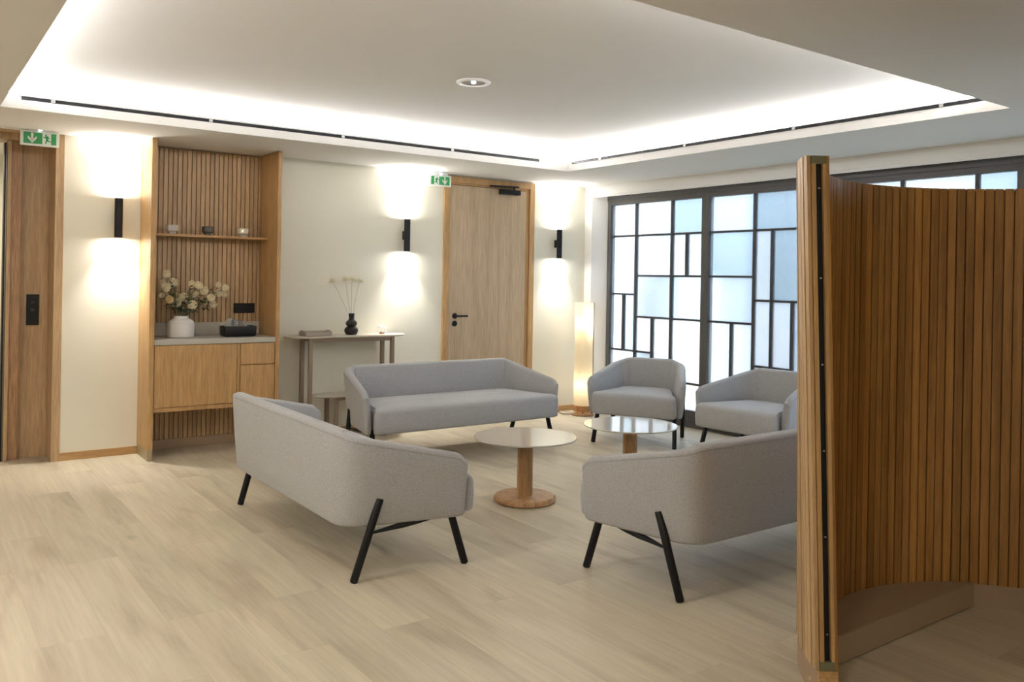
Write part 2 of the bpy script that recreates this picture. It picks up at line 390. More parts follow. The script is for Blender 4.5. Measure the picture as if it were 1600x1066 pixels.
sp('gasket', box(bmesh.new(), .622, .634, 7.18, 7.26, 0, 2.33), BLACK, t)
t = thing('call_panel', 'tall black control panel with round button on the left wood panel', 'switch panel', (.825, 7.25, 1.105))
obj('faceplate', B(-.042, .042, -.012, 0, -.115, .115, .003), BLACKP, t)
obj('button', lathe(bmesh.new(), [(.014, 0), (.014, .006), (.011, .008)], 24), plain('dark_button', (.03, .03, .033), .3), t).matrix_local = Matrix.Translation((0, -.012, 0)) @ Matrix.Rotation(math.pi / 2, 4, 'X')
obj('button', lathe(bmesh.new(), [(.009, 0), (.009, .003)], 20), MATS['dark_button'], t).matrix_local = Matrix.Translation((0, -.012, .055)) @ Matrix.Rotation(math.pi / 2, 4, 'X')

# hinged oak door in the back wall
t = bpy.data.objects.new('door_2', None); COL.objects.link(t); t['kind'] = 'structure'; t.location = (4.79, YB, 0)
bm = bmesh.new(); box(bm, 4.246, 4.308, YB - .02, YB + .06, 0, 2.385, .003); box(bm, 5.276, 5.3385, YB - .02, YB + .06, 0, 2.385, .003); box(bm, 4.308, 5.276, YB - .02, YB + .06, 2.325, 2.385, .003)
sp('door_frame', bm, OAK, t)
bm = bmesh.new(); box(bm, 4.308, 4.318, YB + .0, YB + .05, 0, 2.325); box(bm, 5.235, 5.276, YB + .0, YB + .05, 0, 2.325, .002); box(bm, 4.318, 5.235, YB + .0, YB + .05, 2.305, 2.325, .002)
sp('door_stop', bm, OAK, t)
sp('door_leaf', B(4.316, 5.233, YB - .006, YB + .03, .006, 2.300, .002), OAKD, t)
h = sp('door_handle', lathe(bmesh.new(), [(.027, 0), (.027, .008), (.01, .01), (.01, .05), (0, .05)], 28), BLACK, t, smooth=True)
def ydisk(o, p, par=None): o.matrix_local = Matrix.Translation(Vector(p) - (Vector(par.location) if par else Vector())) @ Matrix.Rotation(math.pi / 2, 4, 'X')
ydisk(h, (4.388, YB - .006, 1.028), t)
lv = sp('lever', tube(bmesh.new(), [(4.388, YB - .052, 1.028), (4.44, YB - .055, 1.028), (4.508, YB - .055, 1.028)], .0095, 12), BLACK, t, smooth=True)
k_ = sp('keyhole_rosette', lathe(bmesh.new(), [(.027, 0), (.027, .008), (.02, .009)], 28), BLACK, t, smooth=True); ydisk(k_, (4.388, YB - .006, .955), t)
c_ = thing('door_closer', 'black door closer with slide arm at the top of the oak door', 'door closer', (5.0, YB - .006, 2.27))
obj('body', B(-.115, .125, -.055, 0, -.022, .026, .004), BLACK, c_)
obj('arm', B(-.235, .115, -.04, -.018, .050, .066, .003), BLACK, c_).rotation_euler = (0, math.radians(-2), 0)
obj('spindle', tube(bmesh.new(), [(.06, -.03, .02), (.06, -.03, .055)], .01, 12), BLACK, c_)
obj('slide_rail', B(-.25, .10, -.012, .0, .068, .082, .002), BLACK, c_)

# ------------------------------------------------------------------ windows
def ys(y): return y * 1.0098
def zs(z): return 1.4 + (z - 1.4) * 1.0098
GT = zs(2.195); GB = zs(.172); BW = .013
def window(num, y1, y0, verts, hors, panes_mat):
    """y1 > y0: opening edges; verts: (y, z0, z1); hors: (z, ya, yb)"""
    t = bpy.data.objects.new(f'window_{num}', None); COL.objects.link(t); t['kind'] = 'structure'; t.location = (XW, (y0 + y1) / 2, 0)
    bm = bmesh.new()
    for a, b, c, d in ((y0, y0 + .045, 0, 2.302), (y1 - .045, y1, 0, 2.302)): box(bm, XW, XW + .07, a, b, c, d, .003)
    box(bm, XW, XW + .07, y0 + .045, y1 - .045, GT, 2.302, .003); box(bm, XW - .012, XW, y0, y1, GT + .045, 2.302, .003)
    box(bm, XW, XW + .07, y0 + .045, y1 - .045, .0, GB, .003); box(bm, XW - .012, XW, y0, y1, 0, .075, .003)
    sp('window_frame', bm, FRAME, t)
    bm = bmesh.new()
    for y, za, zb in verts: box(bm, XW + .012, XW + .05, y - BW, y + BW, za, zb, .0015)
    for z, ya, yb in hors: box(bm, XW + .014, XW + .048, ya, yb, z - .010, z + .010, .0015)
    sp('glazing_bars', bm, BAR, t)
    for (ya, yb, za, zb), k in panes_mat:
        sp('pane', B(XW + .030, XW + .034, ya, yb, za, zb), FROST[k], t)
    return t
A1, A0 = 6.79, ys(5.378)
def z_(v): return zs(v)
v1, v2, v3, v4, v5 = ys(6.314), ys(5.816), ys(5.621), ys(6.489), ys(6.07)
r1, r2, r3, rl, rw, rr = z_(1.866), z_(1.453), z_(1.033), z_(1.26), z_(.677), z_(.423)
g1, g0 = A1 - .045, A0 + .045
window(1, A1, A0, [(v1, GB, GT), (v2, GB, GT), (v3, r2, r1), (v4, rw, rl), (v5, GB, r3)],
       [(r1, g0, g1), (r2, g0, v1), (r3, g0, v1), (rl, v1, g1), (rw, v5, g1), (rr, g0, v2)],
       [((v1, g1, r1, GT), 1), ((v2, v1, r1, GT), 3), ((g0, v2, r1, GT), 2), ((v1, g1, rl, r1), 0), ((v2, v1, r2, r1), 1), ((v3, v2, r2, r1), 1), ((g0, v3, r2, r1), 1),
        ((v2, v1, r3, r2), 0), ((g0, v2, r3, r2), 2), ((v4, g1, rw, rl), 0), ((v1, v4, rw, rl), 2), ((v1, g1, GB, rw), 3), ((v5, v1, rw, r3), 3), ((v5, v1, GB, rw), 0), ((v2, v5, GB, r3), 1),
        ((g0, v2, rr, r3), 3), ((g0, v2, GB, rr), 3)])
B1_, B0_ = A0, ys(4.04)
u1, u2, u3, u4 = ys(4.825), ys(4.635), ys(5.068), ys(4.423)
g1, g0 = B1_ - .045, B0_ + .045
window(2, B1_, B0_, [(u1, GB, GT), (u2, z_(.662), r1), (u3, GB, r3), (u4, z_(.3), z_(1.244))],
       [(r1, g0, g1), (r2, u1, g1), (r3, u1, g1), (z_(1.244), g0, u1), (z_(.662), u4, u1), (z_(.40), u1, g1)],
       [((u1, g1, r1, GT), 0), ((g0, u1, r1, GT), 2), ((u1, g1, r2, r1), 2), ((u1, g1, r3, r2), 0), ((u3, g1, GB, r3), 1), ((u1, u3, GB, r3), 3),
        ((u2, u1, z_(1.244), r1), 1), ((g0, u2, z_(1.244), r1), 2), ((u2, u1, z_(.662), z_(1.244)), 3), ((u4, u2, z_(.662), z_(1.244)), 3), ((u4, u1, GB, z_(.662)), 3), ((g0, u4, GB, z_(1.244)), 0)])
C1, C0 = B0_, ys(2.60)
c1, c2 = ys(3.465), ys(2.914); g1, g0 = C1 - .045, C0 + .045
window(3, C1, C0, [(c1, GB, GT), (c2, GB, GT)], [(r1, g0, g1), (r3, g0, g1)],
       [((c1, g1, r1, GT), 0), ((c2, c1, r1, GT), 1), ((g0, c2, r1, GT), 2), ((c1, g1, r3, r1), 2), ((c2, c1, r3, r1), 0), ((g0, c2, r3, r1), 1), ((c1, g1, GB, r3), 3), ((c2, c1, GB, r3), 0), ((g0, c2, GB, r3), 3)])
D1, D0 = C0, .3; g1, g0 = D1 - .045, D0 + .045; d1 = 1.5
window(4, D1, D0, [(d1, GB, GT)], [(r1, g0, g1), (r3, g0, g1)],
       [((d1, g1, r1, GT), 0), ((g0, d1, r1, GT), 2), ((d1, g1, r3, r1), 2), ((g0, d1, r3, r1), 0), ((d1, g1, GB, r3), 3), ((g0, d1, GB, r3), 0)])
# courtyard seen blurred through the glass
structure('ground_outside', B(XW + .2, 14, -6, 14, -.12, -.06), plain('pale_gravel', (.9, .92, .93), .9))
structure('wall_courtyard', box(box(bmesh.new(), 9.8, 10, -6, 14, -.1, 1.3), 10.6, 10.8, -6, 14, 0, 5.5), plain('blue_grey_render', (.40, .42, .43), .9))

structure('backdrop_pale', box(box(box(bmesh.new(), 9.0, 9.6, 4.6, 5.9, 1.9, 2.3), 8.9, 9.1, 7.7, 8.3, -.05, 1.5), 9.2, 9.4, 9.6, 10.6, -.05, 2.8), plain('white_backdrop_block', (.86, .86, .84), .9))  # pale blocks added outside so brightness varies across the panes
structure('backdrop_slate', box(box(bmesh.new(), 8.2, 8.5, 6.0, 6.5, -.05, 2.6), 9.3, 9.5, 2.5, 4.0, -.05, 2.5), plain('slate_backdrop_block', (.20, .24, .27), .9))  # dark blocks added outside to dim parts of the panes
# ------------------------------------------------------------------ seating
def arc_outline(A, Bc, r, n=7):
    """half outline from arm front A to the corner Bc (rounded, radius r) and on to the back centre (0, Bc.y)"""
    A = Vector(A); Bc = Vector(Bc)
    d1_ = (A - Bc).normalized(); p0 = Bc + d1_ * r; p1 = Bc + Vector((-1, 0)) * r
    pts = [A + (p0 - A) * k for k in (0, .018, .045, .085, .14, .25, .4, .55, .7, .85)]
    for k in range(n + 1):
        s = k / n; pts.append(p0 * (1 - s) ** 2 + Bc * 2 * s * (1 - s) + p1 * s * s)
    return pts
def make_seat(name, label, cat, group, ext, loc, rz):
    """ext = extra half width compared with the armchair; local -y is the front"""
    t = thing(name, label, cat, loc, rz, group)
    e = ext
    HT, HF, ZB = .692, .548, .246
    top = arc_outline((.433 + e, -.235), ((.335 if e > .1 else .315) + e, .365), .125 if e > .1 else .17)
    bot = arc_outline((.40 + e, -.222), ((.285 if e > .1 else .27) + e, .345), .125 if e > .1 else .17)
    n_half = len(top)
    nb = 10 if e > .1 else 3
    full = []
    for k in range(n_half): full.append((top[k], bot[k], k))
    xt, xb = top[-1].x, bot[-1].x
    for k in range(1, nb):
        s = k / nb; full.append((Vector((xt * (1 - 2 * s), .365)), Vector((xb * (1 - 2 * s), .345)), None))
    for k in reversed(range(n_half)): full.append((Vector((-top[k].x, top[k].y)), Vector((-bot[k].x, bot[k].y)), k))
    N = len(full)
    cum = [0.0]
    for k in range(1, n_half): cum.append(cum[-1] + (top[k] - top[k - 1]).length)
    L = cum[-2]
    rings = []; seam_out = []; hts = []
    for i, (tp, bt, k) in enumerate(full):
        tn = (full[min(i + 1, N - 1)][0] - full[max(i - 1, 0)][0]).normalized()
        nrm = Vector((-tn.y, tn.x))
        if nrm.dot(Vector((0, 0)) - tp + Vector((0, -.05))) < 0: nrm = -nrm
        if k is None: h = HT; s = 1
        else:
            s = min(cum[k] / L, 1); s2 = s
            h = HF + (HT - HF) * (s2 - .06 * math.sin(s2 * math.pi) * 0) if s < .92 else HF + (HT - HF) * (.92 + (1 - .92) * math.sin((s - .92) / .08 * math.pi / 2))
        th = .052 + .028 * s
        h -= .026 * max(0, 1 - s / .075) ** 2.2
        def P(off, z):
            f = (z - ZB) / (h - ZB); q = bt.lerp(tp, f) + nrm * off
            return Vector((q.x, q.y, z))
        rt = .019; rb = .012
        ring = [P(rb, ZB), P(.003, ZB + .006), P(0, ZB + rb + .004)]
        for f in (.25, .5, .75): ring.append(P(-.004 * math.sin(f * math.pi), ZB + (h - ZB) * f))
        ring += [P(0, h - rt), P(rt * .28, h - rt * .3), P(rt, h)]
        ring += [P(th / 2, h + .004), P(th - rt, h), P(th - rt * .28, h - rt * .3), P(th, h - rt)]
        ring += [P(th + .004, ZB + (h - ZB) * .6), P(th, ZB + .03), P(th - rb, ZB)]
        rings.append(ring); seam_out.append(P(-.0005, h - rt - .004)); hts.append(h)
    def shrink(ring, f, fwd, zc=None):
        c = sum(ring, Vector()) / len(ring)
        return [Vector((c.x + (p.x - c.x) * f, c.y + (p.y - c.y) * f - fwd, c.z + (p.z - c.z) * (1 - (1 - f) * .12))) for p in ring]
    first = [shrink(rings[0], .25, .020), shrink(rings[0], .72, .017), shrink(rings[0], .93, .008)]
    last = [shrink(rings[-1], .93, .008), shrink(rings[-1], .72, .017), shrink(rings[-1], .25, .020)]
    sh = obj('backrest', loft(bmesh.new(), first + rings + last), FAB, t, smooth=60)
    # piping along the outer top edge, seams where arms and back meet
    obj('piping', tube(bmesh.new(), seam_out, .0011, 6), SEAM, sh)
    for idx in (n_half - 3, N - n_half + 2):
        rg = rings[idx]; bmt = bmesh.new()
        tube(bmt, [p for p in rg[8:14]] , .0013, 6)
        obj('seam', bmt, SEAM, sh)
    # seat cushion
    def inner(off, front):
        pts = []
        a = [(b_ + Vector((0, 0))) for b_ in bot]
        o_ = arc_outline((.40 + e - .058 - off, -.262), (.285 + e - .072 - off, .345 - .075 - off), .12)
        half = [Vector((.40 + e - .034 - off, front + .03)), Vector((.40 + e - .036 - off, -.29))] + o_[:]
        fr = [Vector((.40 + e - .065 - off, front)), Vector((.40 + e - .042 - off, front + .01))]
        seq = fr + half
        for s in range(1, 6): pass
        pts = seq + [Vector((-p.x, p.y)) for p in reversed(seq)]
        return pts
    ringsC = []
    for z, off in ((.252, .016), (.258, .004), (.270, 0), (.33, -.003), (.40, -.001), (.418, .004), (.430, .014), (.436, .03)):
        f = -.335 + off
        base = inner(min(off, .012) if z > .3 else off, f)
        ringsC.append([Vector((p.x, p.y, z)) for p in base])
    cen = Vector((0, -.02, 0))
    lastr = ringsC[-1]
    for q, dz in ((.93, .004), (.8, .008), (.55, .011), (.25, .012)):
        ringsC.append([Vector((cen.x + (p.x - cen.x) * (1 - (1 - q) * (.5 if e > .1 else 1)), cen.y + (p.y - cen.y) * q, lastr[0].z + dz)) for p in lastr])
    obj('seat', loft(bmesh.new(), ringsC), FAB, t, smooth=60)
    # legs
    def leg(p, q, r=.0185):
        p = Vector(p); q = Vector(q); d = (q - p)
        bmt = bmesh.new(); tube(bmt, [p, p + d * .01, p + d * .5, p + d * .985, q], [r * .9, r, r * 1.02, r, r * .75], 16)
        return bmt
    for s in (-1, 1):
        rt_, rf_ = (s * (.333 + e), .172, .375), (s * (.308 + e), .287, 0)
        ft_, ff_ = (s * (.335 + e), -.205, .275), (s * (.352 + e), -.287, 0)
        l1 = obj('leg', leg(rt_, rf_), LEGM, t, smooth=True)
        l2 = obj('leg', leg(ft_, ff_), LEGM, t, smooth=True)
        a = Vector(rt_).lerp(Vector(rf_), .42); b = Vector(ft_).lerp(Vector(ff_), .07)
        b.x -= s * .01
        mid = a.lerp(b, .5); 
        obj('stretcher', tube(bmesh.new(), [a, a.lerp(b, .12), a.lerp(b, .4), a.lerp(b, .6), a.lerp(b, .88), b], [.007, .010, .019, .019, .010, .007], 12, flat=.75), LEGM, t, smooth=True)
    return t
E = .48
G1 = None
make_seat('sofa', 'light grey three-seat sofa on black legs with its back to the slatted cabinet', 'sofa', G1, E, (1.99, 4.325, 0), math.radians(90))
make_seat('sofa', 'light grey three-seat sofa seen from behind, partly hidden by the curved slatted screen', 'sofa', G1, E, (3.575, 2.835, 0), math.radians(180))
make_seat('sofa', 'light grey three-seat sofa facing the room in front of the oak door', 'sofa', G1, E, (3.645, 5.82, 0), 0)
make_seat('armchair', 'light grey tub armchair between the glowing floor lamp and the window', 'armchair', None, 0, (5.32, 5.36, 0), math.radians(-58))
make_seat('armchair', 'light grey tub armchair before the window, half behind the slatted screen', 'armchair', None, 0, (5.514, 4.261, 0), math.radians(-86))

# ------------------------------------------------------------------ coffee tables
def coffee_table(label, x, y):
    t = thing('coffee_table', label, 'coffee table', (x, y, 0))
    obj('base', lathe(bmesh.new(), [(0, 0), (.185, 0), (.195, .008), (.195, .026), (.185, .038), (.17, .040), (0, .040)], 64), OAKT, t, smooth=40)
    obj('column', lathe(bmesh.new(), [(.0, .04), (.049, .04), (.049, .392), (0, .392)], 40, cap=False), OAKT, t, smooth=40)
    obj('tabletop', lathe(bmesh.new(), [(0, .392), (.30, .392), (.322, .398), (.325, .404), (.322, .408), (0, .408)], 96), GLAZE, t, smooth=30)
coffee_table('round pale glass-topped coffee table on an oak pedestal, the nearer of the two', 3.225, 4.27)
coffee_table('round glossy coffee table in front of the window armchairs, behind the screened sofa', 4.12, 4.255)

# ------------------------------------------------------------------ built-in cabinet
t = thing('cabinet', 'full-height oak cabinet niche with slatted back, shelf and drawers', 'cabinet', (2.013, 6.65, 0))
def cp(name, bm, mat, **k): return sp(name, bm, mat, t, **k)
for a, b in ((1.517, 1.554), (2.480, 2.511)):
    bm = bmesh.new(); box(bm, a, b, 6.65, 7.098, .085, 2.397, .0015); cp('side_panel', bm, OAK)
    o = cp('plinth_end', box(bmesh.new(), a + .0005, b - .0005, 6.651, 7.098, 0, .084), plain('pale_bronze_%d' % int(a * 1000), (.40, .33, .20), .35, metal=.3))
bm = bmesh.new(); tone = bm.faces.layers.float.new('tone')
x = 1.556
while x < 2.478:
    wd = .031
    n0 = len(bm.faces); box(bm, x, min(x + wd, 2.479), 7.062, 7.082, .075, 2.39, .0015)
    tv = random.random()
    bm.faces.ensure_lookup_table()
    for f in bm.faces[n0:]: f[tone] = tv
    x += .0362
box(bm, 1.555, 2.479, 7.082, 7.098, .07, 2.397)
cp('slatted_back', bm, SLAT)
cp('plinth', B(1.555, 2.479, 7.055, 7.098, 0, .074), TAUPE)
cp('shelf', B(1.555, 2.479, 6.865, 7.061, 1.685, 1.703, .0015), OAKX)
bm = bmesh.new(); box(bm, 1.5545, 2.4795, 6.668, 7.05, .352, .385, .001); box(bm, 1.5545, 2.4795, 6.690, 7.05, .385, .855); box(bm, 2.1765, 2.1975, 6.664, 6.690, .385, .855)
cp('carcass', bm, OAK)
cp('door', B(1.559, 2.172, 6.656, 6.674, .389, .853, .001), OAK)
cp('drawer', B(2.202, 2.475, 6.656, 6.674, .6855, .852, .001), OAK)
cp('drawer', B(2.202, 2.475, 6.656, 6.674, .390, .680, .001), OAK)
t2 = obj('worktop', B(1.5555, 2.4785, 6.652, 7.058, .857, .8978, .002), STONE); tag(t2, 'light grey stone worktop set into the oak cabinet', 'worktop')
t3 = obj('splashback', B(1.5555, 2.4785, 7.040, 7.060, .899, 1.003, .001), STONE); tag(t3, 'low grey stone upstand behind the white flower vase', 'splashback')
t4 = thing('socket_plate', 'black double socket plate on the slats above the tissue box', 'socket', (2.355, 7.061, 1.115))
obj('faceplate', B(-.088, .088, -.010, 0, -.042, .042, .004), BLACKP, t4)
for x in (-.04, .04): obj('socket_insert', lathe(bmesh.new(), [(.022, 0), (.022, .002), (.018, .0025), (.018, .0015), (0, .0015)], 24), BLACK, t4).matrix_local = Matrix.Translation((x, -.010, 0)) @ Matrix.Rotation(math.pi / 2, 4, 'X')

# candle glasses on the shelf
def candle(x, mat, label, lit, up=0):
    t = thing('candle_glass', label, 'candle holder', (x, 6.945, 1.703), 0, None)
    w_ = .037; bm = bmesh.new()
    def sq(s, z): return [(-s, -s, z), (s, -s, z), (s, s, z), (-s, s, z)]
    loft(bm, [sq(w_ - .009, .026), sq(w_ - .006, .068), sq(w_ - .003, .074), sq(w_, .068), sq(w_, .028), sq(w_ - .006, .02)])
    bmesh.ops.bevel(bm, geom=list(bm.edges), offset=.0015, segments=1, affect='EDGES')
    obj('glass', bm, mat, t)
    obj('foot', B(-.024, .024, -.024, .024, 0, .019, .003), WAX if up else mat, t)
    obj('candle', lathe(bmesh.new(), [(0, .027), (.017, .027), (.017, .038), (0, .038)], 20), WAX, t)
    if lit:
        obj('flame', lathe(bmesh.new(), [(0, .040), (.0035, .046), (.0042, .050), (.002, .057), (0, .062)], 12, cap=False), FLAME, t)
candle(1.738, GLASS, 'clear square candle glass at the left end of the oak shelf', False)
candle(2.014, SMOKE, 'smoky dark candle glass in the middle of the shelf with lit candle', True)
candle(2.296, GLASS, 'clear square candle glass with lit candle at the right end of the shelf', True)

# white vase
tv = thing('vase', 'squat white ceramic vase with short neck on the stone worktop', 'vase', (1.797, 6.86, .898))
obj('body', lathe(bmesh.new(), [(0, 0), (.088, 0), (.096, .005), (.098, .015), (.099, .060), (.099, .105), (.096, .120), (.086, .133), (.062, .146), (.054, .152), (.053, .163), (.055, .168), (.050, .168), (.047, .160), (.047, .12), (0, .12)], 64), CERAM, tv, smooth=50)
# chrysanthemums
def blossom(r, seed):
    rnd = random.Random(seed); bm = bmesh.new(); n = 110
    lathe(bm, [(0, -.55 * r), (.45 * r, -.35 * r), (.62 * r, 0), (.45 * r, .4 * r), (0, .58 * r)], 10, cap=False)
    for k in range(n):
        z = 1 - 2 * (k + .5) / n * .86
        a = k * 2.39996 + rnd.uniform(-.15, .15); s = math.sqrt(max(0, 1 - z * z)); d = Vector((s * math.cos(a), s * math.sin(a), z))
        tn = d.cross(Vector((0, 0, 1))); tn = tn.normalized() if tn.length > .01 else Vector((1, 0, 0)); up = tn.cross(d)
        ln = r * rnd.uniform(.85, 1.08); wq = r * .15
        tip = d * ln + up * r * .08 + Vector((0, 0, rnd.uniform(-.06, .06) * r))
        v = [bm.verts.new(q) for q in (d * r * .35, d * r * .7 + tn * wq, tip, d * r * .7 - tn * wq, d * r * .74 + up * r * .06)]
        bm.faces.new((v[0], v[1], v[4])); bm.faces.new((v[1], v[2], v[4])); bm.faces.new((v[2], v[3], v[4])); bm.faces.new((v[3], v[0], v[4]))
    return bm
protos = {}
def blossom_mesh(k, mat):
    if (k, mat.name) not in protos:
        o = obj('blossom', blossom(.03, k), mat, None, smooth=False); protos[(k, mat.name)] = o.data; COL.objects.unlink(o); bpy.data.objects.remove(o)
    return protos[(k, mat.name)]
FL = [(1.682, 1.389, .030), (1.657, 1.322, .026), (1.729, 1.323, .036), (1.680, 1.287, .034), (1.648, 1.226, .022), (1.693, 1.248, .022), (1.706, 1.193, .031), (1.760, 1.165, .034), (1.809, 1.21, .037), (1.879, 1.15, .036),
      (1.875, 1.314, .030), (1.925, 1.306, .031), (1.966, 1.263, .034), (1.906, 1.228, .031), (2.021, 1.208, .031), (2.042, 1.152, .028), (2.077, 1.311, .025), (2.133, 1.287, .028), (2.081, 1.242, .031), (2.127, 1.233, .025)]
FLN = ['topmost cream chrysanthemum at the far left of the bouquet', 'small cream chrysanthemum against the left cabinet side', None, None, 'lowest small beige chrysanthemum at the left edge of the bouquet', None, 'yellowish chrysanthemum low on the left of the bouquet', None,
       'large cream chrysanthemum right above the vase mouth', 'cream chrysanthemum hanging low just right of the vase mouth', None, None, None, None, None, 'beige chrysanthemum lowest on the right half of the bouquet', None, 'rightmost cream chrysanthemum, high on the right branch', None, None]
rf_ = random.Random(3)
for i, (x, z, r) in enumerate(FL):
    y = 6.85 + ((i * 37) % 11 - 5) * .012 + (.05 if i in (1, 4, 5, 15) else 0)
    sc = (y / 6.85); r *= 1.12
    x = x * sc; z = 1.4 + (z - 1.4) * sc
    base = Vector((1.797 + rf_.uniform(-.02, .02), 6.86 + rf_.uniform(-.02, .02), 1.03))
    lab = FLN[i]
    t = thing('chrysanthemum', lab or 'cream chrysanthemum on a leafy stem in the white vase', 'flower', base, 0, 'chrysanthemums in the white vase')
    tip = Vector((x, y, z)) - base
    pm = PETALY if i in (6,) else PETAL
    o = bpy.data.objects.new('blossom', blossom_mesh(i % 4, pm)); COL.objects.link(o); o.parent = t; o.location = tip; o.scale = [r / .03 * 1.02] * 3
    o.rotation_euler = (rf_.uniform(.6, 1.2), 0, rf_.uniform(-.5, .5))
    bend = Vector((tip.x * .25, tip.y * .3, tip.z * .55))
    pts = [Vector((0, 0, 0)).lerp(bend, s).lerp(bend.lerp(tip, s), s) for s in (0, .2, .4, .6, .8, .93)]
    obj('stem', tube(bmesh.new(), pts, .002, 5), STEM, t)
    bm = bmesh.new()
    for k in range(14):
        s = .35 + .6 * k / 14; p = Vector((0, 0, 0)).lerp(bend, s).lerp(bend.lerp(tip, s), s)
        a = rf_.uniform(0, 6.28); d = Vector((math.cos(a), math.sin(a), rf_.uniform(-.5, .5))).normalized(); sd = d.cross(Vector((0, 0, 1))).normalized(); L_ = rf_.uniform(.034, .058)
        if p.z + base.z < 1.09: continue
        o0 = [p, p + d * L_ * .35 + sd * L_ * .22, p + d * L_ * .5 + sd * L_ * .1, p + d * L_ * .7 + sd * L_ * .24, p + d * L_ * 1.05, p + d * L_ * .7 - sd * L_ * .24, p + d * L_ * .5 - sd * L_ * .1, p + d * L_ * .35 - sd * L_ * .22]
        bm.faces.new([bm.verts.new(q) for q in o0])
    if len(bm.faces): obj('leaves', bm, LEAF, t)
    else: bm.free()

# tissue box
t = thing('tissue_box', 'low black tissue box with a white tissue on the stone worktop', 'tissue box', (2.235, 6.83, .898))
bm = bmesh.new()
def rr(hx, hy, r, z, n=5):
    pts = []
    for cx_, cy_, a0_ in ((hx - r, hy - r, 0), (-hx + r, hy - r, 90), (-hx + r, -hy + r, 180), (hx - r, -hy + r, 270)):
        for k in range(n + 1):
            a = math.radians(a0_ + 90 * k / n); pts.append((cx_ + r * math.cos(a), cy_ + r * math.sin(a), z))
    return pts
loft(bm, [rr(.118, .058, .015, 0), rr(.126, .066, .018, .006), rr(.130, .07, .018, .018), rr(.132, .072, .018, .080), rr(.130, .070, .017, .084), rr(.127, .067, .016, .084), rr(.125, .065, .015, .074)])
obj('box', bm, BLACKP, t, smooth=35)
bm = bmesh.new(); rnd = random.Random(5); nx = 14
rows = []
for j, (zz, sp_) in enumerate(((.074, .075), (.095, .07), (.118, .062), (.140, .045))):
    rows.append([bm.verts.new((-.06 + sp_ * (2 * k / nx - 1) + .02 * (1 - j / 3) * (k / nx) + (.03 * (1 - k / nx) if 0 else 0), .02 * math.sin(k * 1.35 + j * .7) * (1 + .3 * j) + rnd.uniform(-.004, .004), zz - (.03 * (k / nx) ** 2 if j == 3 else 0) + rnd.uniform(-.003, .003))) for k in range(nx + 1)])
for a, b in zip(rows, rows[1:]):
    for k in range(nx): bm.faces.new((a[k], a[k + 1], b[k + 1], b[k]))
bmesh.ops.solidify(bm, geom=list(bm.faces), thickness=.001)
o = obj('tissue', bm, TISSUE, t, smooth=True); o.location = (.04, 0, 0); o.scale = (1.1, 1, 1.08); o.location.z = -.006

# ------------------------------------------------------------------ console table and its objects
t = thing('console_table', 'tall beige console table with rounded ends and taupe legs against the wall', 'console table', (3.19, 6.845, 0))
def stadium(hx, hy, z, n=16, yo=0):
    pts = []
    for cx_, a0_ in ((hx - hy * 1.6, -90), (-hx + hy * 1.6, 90)):
        for k in range(n + 1):
            a = math.radians(a0_ + 180 * k / n); pts.append((cx_ + hy * 1.6 * math.cos(a), hy * math.sin(a) + yo, z))
    return pts
obj('tabletop', loft(bmesh.new(), [stadium(.55, .137, .868), stadium(.562, .145, .874), stadium(.565, .147, .880), stadium(.562, .145, .884)]), CONS, t, smooth=30)
obj('apron', box(box(bmesh.new(), -.37, .40, -.108, -.088, .832, .868, .001), -.37, .40, .09, .11, .832, .868, .001), CLEG, t)
for x, y in ((-.365, .10), (.40, .10), (-.375, -.105), (.392, -.105)): obj('leg', B(x - .016, x + .016, y - .016, y + .016, 0, .868, .001), CLEG, t)
t = thing('side_table', 'low beige side table nested under the console, behind the far sofa', 'side table', (3.27, 6.80, 0))
obj('tabletop', loft(bmesh.new(), [stadium(.40, .137, .364), stadium(.408, .145, .370), stadium(.41, .147, .374), stadium(.408, .145, .378)]), CONS, t, smooth=30)
obj('apron', box(bmesh.new(), -.24, .24, -.108, -.088, .336, .364, .001), CLEG, t)
for x, y in ((-.23, .10), (.23, .10), (-.235, -.105), (.23, -.105)): obj('leg', B(x - .016, x + .016, y - .016, y + .016, 0, .364, .001), CLEG, t)
t = thing('tray', 'small rectangular taupe tray at the left end of the console table', 'tray', (2.905, 6.85, .884))
bm = bmesh.new()
loft(bm, [rr(.118, .075, .012, 0), rr(.122, .08, .014, .004), rr(.122, .08, .014, .036), rr(.116, .074, .010, .036), rr(.114, .072, .010, .008)])
obj('dish', bm, TRAY, t, smooth=30)
for s in (-1, 1):
    obj('handle', loft(bmesh.new(), [[(s * .1215, y, z) for y, z in ((-.045, .034), (-.03, .046), (.03, .046), (.045, .034))], [(s * .116, y, z) for y, z in ((-.045, .034), (-.03, .046), (.03, .046), (.045, .034))]]), TRAY, t)
VX = 3.236
t = thing('vase', 'black double-bulb vase holding dried stems on the console table', 'vase', (VX, 6.85, .884))
obj('body', lathe(bmesh.new(), [(0, 0), (.042, 0), (.047, .004), (.057, .020), (.061, .036), (.058, .052), (.046, .066), (.036, .073), (.044, .082), (.050, .096), (.048, .110), (.036, .124), (.025, .132), (.023, .150), (.026, .180), (.028, .186), (.024, .186), (.021, .176), (.019, .15), (0, .15)], 48), BLACKP, t, smooth=50)
